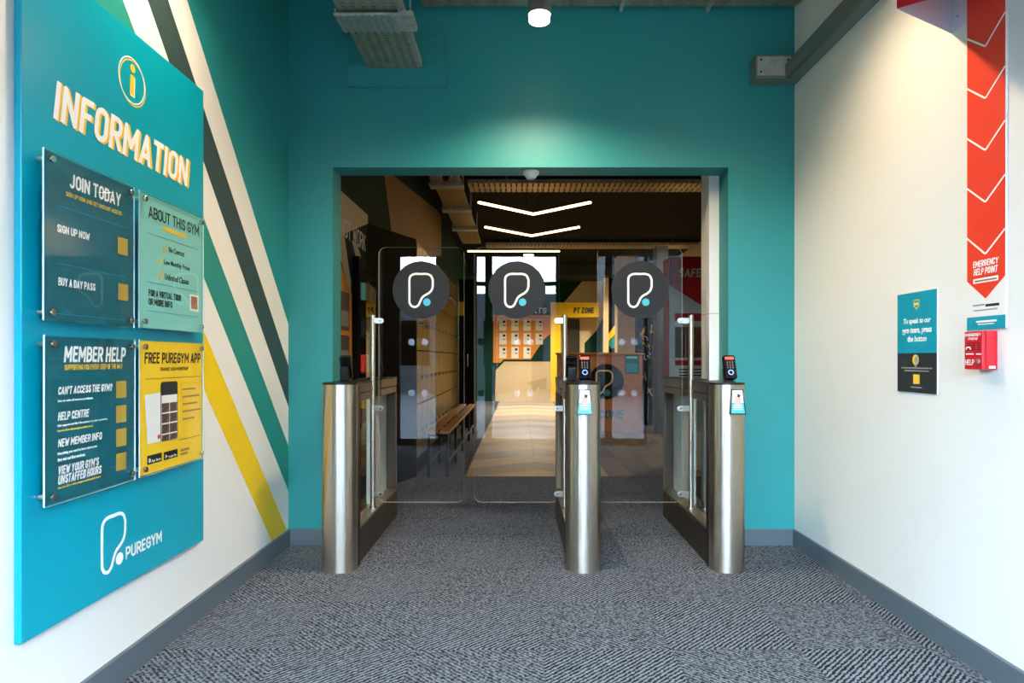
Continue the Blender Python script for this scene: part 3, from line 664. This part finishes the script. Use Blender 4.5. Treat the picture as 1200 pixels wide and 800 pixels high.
def reader(x, y, face, label, grp='fingerprint readers on the gates'):
    t = thing('fingerprint_reader', (x, y, 1.0), label, 'reader', grp)
    a = math.radians(22); f = -face                       # face=-1 looks towards the entrance
    n = Vector((0, face*math.cos(a), math.sin(a))); u = Vector((-face, 0, 0)); v = n.cross(u)
    base = Vector((x, y, 1.003))
    MB().box(x-.026, x+.026, y-.035, y+.035, 1.0, 1.008).build('foot', M_black, t, bevel=.003)
    MB().prism([(x-.022, y+face*.018, 1.008), (x-.022, y-face*.045, 1.008), (x-.022, y-face*.055, 1.075), (x-.022, y-face*.028, 1.085)], (.044, 0, 0)).build('stand', M_black, t, bevel=.003)
    org = base+n*.012+Vector((0, face*.012, 0))
    MB().plate((u, v, n), org, rrect(-.032, .008, .032, .142, .010), .026).build('case', mat('gloss_black', (14, 14, 18), .18), t, bevel=.003)
    g = (u, v, n); so = org+n*.0262
    MB().plate(g, so, rrect(-.024, .116, .024, .132, .003), .0006).build('display', mat('red_display', (226, 92, 72), .4, emit=.5), t)
    for r in range(4):
        for c in range(3): MB().plate(g, so, rect(-.017+c*.014, .066+r*.011, -.011+c*.014, .070+r*.011), .0005).build('key', M_grey, t)
    MB().ribbon(g, so, circ(0, .042, .0125, 24), .005, .0006).build('sensor_ring', mat('blue_ring', (110, 150, 255), .4, emit=1.2), t)
reader(.352, 3.60, -1, 'black fingerprint keypad with blue ring, on the middle speed gate')
reader(1.135, 3.60, -1, 'black fingerprint keypad with blue ring, on the gate by the right jamb')
reader(.300, 3.84, 1, 'black fingerprint reader turned to the hall, on the middle speed gate')
reader(-.985, 3.78, 1, 'black fingerprint reader turned to the hall, on the gate by the left jamb')
def card(x, z0, label):
    y = GY0-.001
    t = thing('card_holder', (x, y, z0), label, 'sign', 'card holders on the gate columns')
    a = math.radians(7); n = Vector((0, -math.cos(a), math.sin(a))); v = Vector((0, math.sin(a)*-1, -math.cos(a))); u = X_; v = -v
    v = Vector((0, math.sin(a), math.cos(a)))
    fr = (u, v, n); org = Vector((x, y-.016, z0))
    MB().prism([(x-.040, y, z0), (x-.040, y-.018, z0), (x-.030, y-.002, z0+.132), (x-.030, y, z0+.132)], (.0, 0, 0.0001)).add([], []).v
    MB().plate(fr, org, [(-.042, 0), (.042, 0), (.030, .132), (-.030, .132)], .004).build('frame', M_black, t)
    MB().add([(x-.042, y-.016, z0), (x-.042, y+.02, z0), (x-.030, y+.004, z0+.131), (x+.042, y-.016, z0), (x+.042, y+.02, z0), (x+.030, y+.004, z0+.131)], [(0, 1, 2), (3, 5, 4), (0, 3, 4, 1), (1, 4, 5, 2), (0, 2, 5, 3)]).build('wedge', M_black, t)
    o2 = org+n*.004
    MB().plate(fr, o2, [(-.036, .006), (.036, .006), (.031, .060), (-.031, .060)], .0006).build('teal_card', mat('cyan_card', (60, 190, 205), .4), t)
    MB().plate(fr, o2, [(-.031, .060), (.031, .060), (.0255, .127), (-.0255, .127)], .0006).build('white_card', M_wtxt, t)
    o3 = o2+n*.0006
    MB().plate(fr, o3, circ(.0, .070, .019, 20, .026), .0004).build('hand_picture', mat('skin_print', (214, 178, 160), .5), t)
    MB().plate(fr, o3, [(-.002, .092), (.012, .088), (.016, .102), (.0, .108)], .0008).build('phone_picture', M_ktxt, t)
    for k in range(3): MB().plate(fr, o3, rect(-.024, .045-.011*k, .024, .050-.011*k), .0004).build('printed_line', M_wtxt, t)
card(.343, .836, 'teal and white card holder on the middle gate column')
card(1.143, .838, 'teal and white card holder on the gate column by the right jamb')
sd = thing('smoke_detector', (.072, YB+.09, OZ-.045), 'round white smoke detector under the teal doorway lintel', 'detector')
MB().cyl((.072, YB+.09, OZ-.016), (.072, YB+.09, OZ), .050, 32).build('base', M_white, sd, smooth=True)
MB().cyl((.072, YB+.09, OZ-.045), (.072, YB+.09, OZ-.016), .026, 32, .047).build('chamber', M_white, sd, smooth=True)
# ------------------------------------------------------------------ hall beyond the gates: shell
HY0 = YB+OT
hl = struct(MB().box(HX0-.12, HX0, HY0, HY1, 0, HH).build('wall_hall_left', M_hgreen))
struct(MB().box(HX1, HX1+.12, HY0, HY1, 0, HH).build('wall_hall_right', M_cream))
struct(MB().box(RX+.12, HX1, HY0-.12, HY0, 0, HH).build('wall_hall_front', M_cream))
hf = struct(MB().box(HX0-.12, HX1+.12, HY1, HY1+.12, 0, HH).build('wall_hall_far', M_hgreen))
struct(MB().box(HX0-.12, HX1+.12, HY0, HY1+.12, HH, HH+.12).build('ceiling_hall', M_ceil))
cl = struct(MB().box(1.207, 1.40, HY0+.005, HY0+.19, 0, HH).build('wall_pilaster', M_white))
MB().box(1.206, 1.401, HY0+.003, HY0+.192, 1.415, 1.418).build('joint_line', M_grey, cl)
# left hall wall paint
def onH(x, y): return onL(x, y, HX0)
def hpoly(name, m, pts, t=.001):
    MB().plate(FL, (HX0, 0, 0), [onH(*p) for p in pts], t).build(name, m, hl)
hpoly('painted_field', M_cream, [(398, 222), (431, 252), (431, 262), (398, 276)])
hpoly('painted_field', mat('taupe_paint', (150, 126, 92), .5), [(449, 196), (517, 250), (517, 300), (460, 300), (458.5, 268)])
hpoly('painted_stripe', M_cream, [(397, 274), (403, 273), (411, 330), (411, 345), (398, 300)])
hpoly('painted_stripe', M_cream, [(412, 281), (419, 287), (427, 316), (420, 313)])
text('wall_lettering', 'NOT WORK', hl, M_wtxt, FL, (HX0+.001, onH(399, 0)[0], 2.02), onH(428, 0)[0]-onH(399, 0)[0], .14, .0006)
hpoly('painted_field', M_orange, [(396, 300), (401, 315), (412, 345), (412, 470), (396, 490)], .002)
pb = thing('training_poster', (HX0, 4.85, 1.3), 'upper narrow picture poster on the orange field of the hall wall', 'poster', 'posters on the orange field')
def poster(o, y0, y1, a, b):
    Y0, zt = onH(a, y0); Y1, _ = onH(b, y0); _, zb = onH(a, y1)
    MB().box(HX0+.002, HX0+.006, Y0, Y1, zb, zt).build('sheet', M_photo, o)
    MB().box(HX0+.006, HX0+.0065, Y0+.02, Y1-.02, zb+.03, (zt+zb)/2).build('caption', M_grey, o)
poster(pb, 340, 386, 398, 408.5)
pb2 = thing('training_poster', (HX0, 4.85, .9), 'lower narrow picture poster on the orange field of the hall wall', 'poster', 'posters on the orange field')
poster(pb2, 392, 428, 398, 408.5)
# snack display on the hall wall
sY0, _ = onH(413, 0); sY1, _ = onH(430, 0)
sn = thing('vending_machine', (HX0, (sY0+sY1)/2, 0), 'slim black vending machine stocked with packets against the green hall wall', 'vending machine')
MB().box(HX0+.002, HX0+.05, sY0, sY1, 0, 1.92).build('cabinet', M_blackw, sn, bevel=.003)
for k in range(5):
    z = .45+.28*k
    sh = MB().box(HX0+.05, HX0+.10, sY0+.03, sY1-.03, z, z+.012).build('shelf', M_disc, sn)
    for j in range(6):
        yy = sY0+.06+j*(sY1-sY0-.14)/5
        MB().box(HX0+.055, HX0+.09, yy-.035, yy+.035, z+.012, z+.15).build('packet', [M_green, M_gold, M_red, M_disc, M_mint, M_brown][(j*2+k) % 6], sh, bevel=.006)
MB().box(HX0+.102, HX0+.106, sY0, sY1, .3, 1.88).build('glass_front', M_pane, sn)
# black end panel of the locker bank
E0, E1 = Vector((HX0+.004, 5.62, 0)), Vector((-.985, 6.36, 0))
ep = tag(MB().prism([E0, E1, E1+Vector((-.03, .02, 0)), E0+Vector((0, .06, 0))], (0, 0, 2.27)).build('end_panel', M_blackw), 'plain black angled panel closing the locker bank', 'panel')
# lockers
nl, lp = 12, .36
first = None
for i in range(nl):
    y0 = 6.40+i*lp
    t = thing('locker', (-1.13, y0+lp/2, 0), 'gold four-door locker column standing behind the wooden bench', 'locker', 'gold lockers along the hall wall')
    if first is None:
        mb = MB().box(HX0+.002, -1.003, y0+.002, y0+lp-.002, .0, 2.27); mb.build('carcass', M_blackw, t)
        for k in range(4):
            z = .16+k*.525
            d = MB().box(-1.003, -.985, y0+.008, y0+lp-.008, z+.006, z+.519).build('door', M_locker, t, bevel=.003)
            MB().cyl((-.985, y0+lp-.07, z+.26), (-.960, y0+lp-.07, z+.26), .018, 14).build('lock', M_chrome, d)
        first = t; kids = [o for o in bpy.data.objects if o.parent == t]
    else:
        for ch in first.children:
            c = ch.copy(); COL.objects.link(c); c.parent = t; c.matrix_parent_inverse = ch.matrix_parent_inverse.copy()
            for g in ch.children:
                d = g.copy(); COL.objects.link(d); d.parent = c; d.matrix_parent_inverse = g.matrix_parent_inverse.copy()
# black cabinet past the lockers
bc = thing('black_cabinet', (-.86, 11.05, 0), 'tall black cabinet with a yellow corner at the end of the lockers', 'cabinet')
MB().box(-.985, -.735, 10.85, 11.25, 0, 2.42).build('body', M_blackw, bc, bevel=.004)
MB().box(-.985, -.90, 10.84, 10.85, 1.83, 2.05).build('yellow_corner', M_yellow, bc)
MB().box(-.862, -.858, 10.845, 10.85, .1, 2.3).build('door_gap', M_disc, bc)
MB().cyl((-.84, 10.83, 1.0), (-.84, 10.83, 1.2), .008, 10).build('handle', M_silver, bc)
# benches
def bench(y0, y1, label):
    t = thing('bench', (-.775, (y0+y1)/2, 0), label, 'bench', 'wooden changing benches')
    for (xa, xb) in ((-.885, -.80), (-.755, -.665)): MB().box(xa, xb, y0, y1, .415, .445).build('slat', M_wood, t, bevel=.004)
    n = 3
    for k in range(n):
        y = y0+.06+(y1-y0-.12)*k/(n-1)
        for xx in (-.865, -.69): MB().box(xx-.014, xx+.014, y-.014, y+.014, 0, .39).build('leg', M_black, t)
        MB().box(-.879, -.676, y-.014, y+.014, .39, .415).build('cross_bar', M_black, t)
    for xx in (-.865, -.69): MB().box(xx-.010, xx+.010, y0+.06, y1-.06, .12, .14).build('stretcher', M_black, t)
bench(6.30, 8.15, 'slatted wooden bench with black legs beside the carpet edge')
bench(8.20, 10.05, 'slatted wooden bench with black legs deeper in the hall')
# chevron plank floor and grey plank floor
woods = [mat('oak_plank_%s' % n, c, .4, var=.08, scale=5) for n, c in (('pale', (214, 186, 140)), ('mid', (190, 160, 116)), ('grey', (168, 146, 116)), ('honey', (202, 172, 124)))]
FX0, FX1, AXP, FY0 = -.52, .86, .17, 6.392
sl, pt_ = .62, .52
order = [0, 2, 3, 1, 0, 1, 3, 2]
for k in range(-3, 24):
    for sgn, xe in ((-1, FX0), (1, FX1)):
        dy = -abs(xe-AXP)*sl
        ya = FY0+k*pt_+.9
        P = [(AXP+sgn*.001, ya), (AXP+sgn*.001, ya+pt_-.002), (xe, ya+pt_-.002+dy), (xe, ya+dy)]
        P = clip(P, 0, 1, -(FY0+.002)); P = clip(P, 0, -1, HY1-.002) if P else P
        if len(P) < 3: continue
        MB().prism([(p[0], p[1], -.008) for p in P], (0, 0, .008)).build('plank', woods[order[(k*1+(sgn > 0)*0) % 8]], fl)
M_gp = [mat('grey_plank_a', (112, 100, 84), .5, var=.2, scale=6), mat('grey_plank_b', (96, 86, 74), .5, var=.2, scale=6)]
tiles(FX1+.012, HX1, FY0+.002, HY1, .25, 1.2, .87, 6.392, M_gp, 'plank')
tiles(HX0, FX0-.012, FY0+.002, HY1, .5, .5, .09, 3.09, [M_c1, M_c2], 'carpet_tile')
for (x0, x1, y0, y1, nm) in ((FX0-.012, FX0, FY0, HY1, 1), (FX1, FX1+.012, FY0, HY1, 2)):
    struct(MB().box(x0, x1, y0, y1, -.008, .001).build('trim_1%d' % nm, M_black))
# ------------------------------------------------------------------ hall ceiling services
M_tray2 = perforated('brass_tray', (168, 140, 84), .11, .05, .05, .010)
tray('cable_tray', 'brassy perforated tray running deep along the hall ceiling', -1.02, -.694, HY0+.1, 12.0, 3.20, m=M_tray2)
tray('cable_tray', 'brassy ladder tray crossing the hall above the chevron lights', -.66, HX1-.1, 8.43, 8.88, 3.35, m=perforated('ladder_tray', (176, 150, 100), .07, .4, .02, .34))
tray('cable_tray', 'brassy ladder tray crossing the hall beyond the straight tube light', -.66, HX1-.1, 13.0, 13.5, 3.35, m=MATS['ladder_tray'])
for k, y in enumerate((7.85, 9.15, 10.5)):
    tag(MB().box(-1.06, -.66, y-.04, y+.14, 3.16, 3.198).box(-1.06, -1.04, y+.02, y+.06, 3.198, HH).box(-.68, -.66, y+.02, y+.06, 3.198, HH).build('tray_hanger', M_galv), 'grey strut hanger carrying the brassy tray', 'hanger', 'tray hangers in the hall')
ds = thing('dome_camera', (-.811, 7.40, 3.105), 'white dome camera under the brassy hall tray', 'camera')
MB().cyl((-.811, 7.40, 3.155), (-.811, 7.40, 3.199), .062, 28).build('mount', M_white, ds, smooth=True)
MB().cyl((-.811, 7.40, 3.105), (-.811, 7.40, 3.155), .030, 28, .052).build('dome', M_black, ds, smooth=True)
M_led = mat('led_glow', (255, 206, 146), .5, emit=LED_STRENGTH)
def tube(par, p, q, nm, r=.016):
    p, q = Vector(p), Vector(q); d = (q-p).normalized(); sd_ = d.cross(Z_).normalized()
    MB().prism([p+sd_*r, p-sd_*r, q-sd_*r, q+sd_*r], (0, 0, .022)).build('diffuser', M_led, par)
    MB().prism([p+sd_*(r+.004)+Z_*.022, p-sd_*(r+.004)+Z_*.022, q-sd_*(r+.004)+Z_*.022, q+sd_*(r+.004)+Z_*.022], (0, 0, .03)).build('housing', M_black, par)
    for f in (.15, .85):
        c = p.lerp(q, f); MB().cyl(c+Z_*.05, (c.x, c.y, HH-.001), .002, 6).build('wire', M_black, par)
def chevron(y, ya, label):
    t = thing('chevron_light', (.175, y, 2.9), label, 'light', 'chevron lights in the hall')
    tube(t, (-.463, y, 2.90), (.175, ya, 2.90), 'a'); tube(t, (.812, y, 2.90), (.175, ya, 2.90), 'b')
chevron(5.84*1.3, 6.32*1.3, 'glowing V-shaped ceiling light before the ladder tray crossing the hall'.replace('before', 'below'))
chevron(6.94*1.3, 7.43*1.3, 'glowing V-shaped ceiling light between the ladder tray and the straight tube')
tl = thing('tube_light', (-.1, 11.05, 2.9), 'glowing straight tube light hanging across the hall', 'light')
tube(tl, (-.858, 11.05, 2.90), (.67, 11.05, 2.90), 'c')
for k, (x, y) in enumerate(((2.95, 9.0), (.2, 14.6), (2.6, 15.4))):  # invented lamps, added to brighten the far hall and reception
    t = thing('added_hall_lamp', (x, y, 3.40), ('round warm lamp added to light the reception side of the hall', 'round warm lamp added to light the price board', 'round warm lamp added to light the hall before the cream column')[k], 'lamp', 'added hall lamps')
    MB().cyl((x, y, 3.40), (x, y, HH), .12, 28).build('housing', M_black, t, smooth=True)
    MB().cyl((x, y, 3.392), (x, y, 3.40), .11, 28).build('lens', M_lens, t)
    l = bpy.data.lights.new('hall_fill_beam', 'SPOT'); l.energy = (220, 900, 350)[k]; l.color = (1, .87, .68); l.spot_size = math.radians(140); l.spot_blend = .5; l.shadow_soft_size = .1
    lo = bpy.data.objects.new('hall_fill_beam', l); COL.objects.link(lo); lo.location = (x, y, 3.37); lo.parent = t; lo.matrix_parent_inverse = Matrix.Translation(-Vector((x, y, 3.40)))
# ------------------------------------------------------------------ far wall: price board, yellow portal
D = HY1-.006
struct(MB().box(HX0, HX1, D-1.2, D, onF(0, 323, D-1.2)[1], HH).build('ceiling_bulkhead', mat('dark_green_bulkhead', (14, 34, 32), .6)))
pbz = thing('price_board', (onF(614, 0, D)[0], D, 0), 'orange wall board with rows of white sheets and a cream lower panel', 'notice board')
Frect('orange_field', pbz, M_orange, 578, 369, 646, 425, D, .02)
def fpoly(nm, par, m, pts, Y, t):
    MB().plate(FF, (0, Y, 0), [onF(*p, Y) for p in pts], t).build(nm, m, par)
fpoly('green_field', pbz, M_hgreen, [(646, 390), (637, 398), (622, 421), (590, 421), (584, 428), (646, 428)], D-.02, .004)
fpoly('cream_panel', pbz, M_cream, [(591, 423.5), (646, 423.5), (646, 470), (580, 470), (581, 434)], D, .05)
fpoly('runner_mark', pbz, mat('tan_paint', (206, 180, 134), .5), [(617, 448), (641, 442), (640, 456), (633, 457), (632, 452), (622, 462), (619, 460), (624, 452)], D-.05, .004)
for r in range(3):
    for c in range(4):
        if r == 2 and c == 3: continue
        x0 = 585+c*14.2; y0 = 374+r*16.2
        s_ = Frect('price_sheet', pbz, mat('cream_paper', (250, 246, 236), .6), x0, y0, x0+8.5, y0+13.3, D-.02, .006)
        Frect('portrait_print', s_, M_ktxt, x0+4.2, y0+1.5, x0+7.2, y0+4.2, D-.026, .002); Frect('caption_print', s_, M_grey, x0+4, y0+6.6, x0+7.4, y0+8, D-.026, .002)
FT('lettering', 'EXPERTS', pbz, M_wtxt, 602, 360.3, 367.2, 641, D, .1, .03, .01)
pz = thing('yellow_portal', (onF(670, 0, D)[0], D-.3, 0), 'yellow door surround lettered PT ZONE at the end of the hall', 'door surround')
D2 = D-.35
Frect('post', pz, M_yellow, 645, 372, 656.5, 470.6, D2, .18); Frect('header', pz, M_yellow, 645, 355, 706, 372, D2, .18)
FT('lettering', 'PT ZONE', pz, M_ktxt, 672, 360.2, 367, 696.5, D2-.18, .1, .03, .01)
fpoly('painted_field', hf, M_cream, [(692, 318), (712, 318), (712, 475), (656, 475), (656, 360)], D, .004)
fpoly('painted_field', hf, M_hgreen, [(685, 402), (700, 386), (706, 372), (706, 475), (685, 475)], D-.004, .004)
dr = struct(Frect('door_1', None, mat('dark_door', (46, 40, 34), .5), 665, 374, 679, 470.5, D-.01, .05))
tag(Frect('cream_column', None, M_cream, 706, 318, 712, 473, D-.6, .2), 'slim cream column beside the yellow portal', 'column')
wp = thing('black_partition', (2.5, D-.7, 0), 'black partition with a yellow and green diagonal beside the slim column', 'partition')
Frect('panel', wp, M_blackw, 712, 318, 724, 473, D-.6, .1)
fpoly('yellow_diagonal', wp, M_yellow, [(712, 393), (721, 380), (721, 391), (712, 401)], D-.7, .004)
fpoly('green_diagonal', wp, M_green, [(712, 402), (721, 392), (721, 408), (716, 408)], D-.7, .004)
D3 = 13.0
tag(Frect('broad_column', None, M_cream, 720.5, 303, 744, 488, D3, .35), 'broad cream column behind the reception desk', 'column')
D4 = 11.2
bp_ = thing('black_display_wall', (2.2, D4, 0), 'black panel with gold scribbles behind the reception desk', 'panel')
Frect('panel', bp_, M_blackw, 744, 372, 768, 498, D4, .08)
for k in range(14):
    x = random.uniform(754, 766); y = random.uniform(380, 470)
    a_, z_ = onF(x, y, D4-.08)
    MB().ribbon(FF, (a_, D4-.08, z_), [(random.uniform(-.06, .06), random.uniform(-.09, .09)) for q in range(4)], .006, .002, False).build('gold_scribble', M_goldtxt if k % 3 else M_wtxt, bp_)
tag(Frect('slate_column', None, mat('slate_paint', (78, 86, 92), .5), 765, 292, 778, 507, 10.3, .3), 'slate grey column beside the black panel', 'column')
# reception desk
D5 = 7.8*1.3
rd = thing('reception_desk', (1.3, D5, 0), 'wooden reception desk with round dark logo and the word WELCOME', 'desk')
xa, zt = onF(655, 413, D5); xb, _ = onF(752.7, 413, D5)
MB().box(xa, xb, D5, D5+.55, .0, zt-.03).build('front', M_dwood, rd, bevel=.004)
MB().box(xa-.02, xb+.02, D5-.02, D5+.6, zt-.03, zt).build('top', M_dwood, rd, bevel=.004)
a_, z_ = onF(710.5, 447, D5)
ld = MB().plate(FF, (a_, D5, z_), circ(0, 0, .268, 56), .006).build('logo_disc', M_blackw, rd)
MB().ribbon(FF, (a_-.03, D5-.006, z_), [(p[0]*.30, p[1]*.30) for p in LOGO], .024, .004).build('logo_outline', M_cream, ld)
MB().plate(FF, (a_, D5-.006, z_), circ(.012, -.17, .05, 24), .004).build('logo_dot', M_green, ld)
FT('lettering', 'WELCOME', rd, mat('teal_letter', (0, 96, 104), .5), 680, 480.5, 490, 731.5, D5, .12, .03, .004)
nt_ = Frect('notice', rd, M_ink, 732.5, 415.5, 749, 437.5, D5, .006)
Frect('notice_print', nt_, M_mint, 734, 417.5, 747, 420, D5-.006, .002); Frect('notice_photo', nt_, M_tealstrip, 734, 426, 747.5, 436, D5-.006, .002)
# safety board
D6 = 5.2*1.3
sb = thing('safety_board', (1.75, D6, 0), 'free-standing red and white safety board beyond the right gate', 'display board')
x0, zt = onF(784.5, 300, D6); x1 = x0+.75
MB().box(x0, x1, D6, D6+.28, .0, zt).build('body', M_white, sb, bevel=.003)
fpoly('red_field', sb, M_redbox, [(784.7, 300.5), (870, 300.5), (870, 388), (784.7, 334)], D6, .003)
MB().box(x0-.003, x0, D6+.01, D6+.27, .02, zt-.01).build('red_side', mat('dusky_red_print', (196, 60, 56), .5, var=.35, scale=30), sb)
FT('lettering', 'SAFETY', sb, M_wtxt, 795, 314.5, 324.5, 836, D6-.003, .12, .03)
Frect('red_band', sb, M_redbox, 791, 367, 860, 376, D6, .003)
Frect('photo', sb, M_photo, 791, 383, 803, 419, D6, .003); Frect('photo', sb, mat('red_photo', (150, 80, 66), .5, var=.5, scale=12), 804, 383, 860, 419, D6, .003)
Frect('red_band', sb, M_redbox, 791, 422, 860, 428, D6, .003)
for k in range(3): Frect('printed_line', sb, M_ktxt, 796, 432+k*3.4, 840, 433.6+k*3.4, D6, .003)
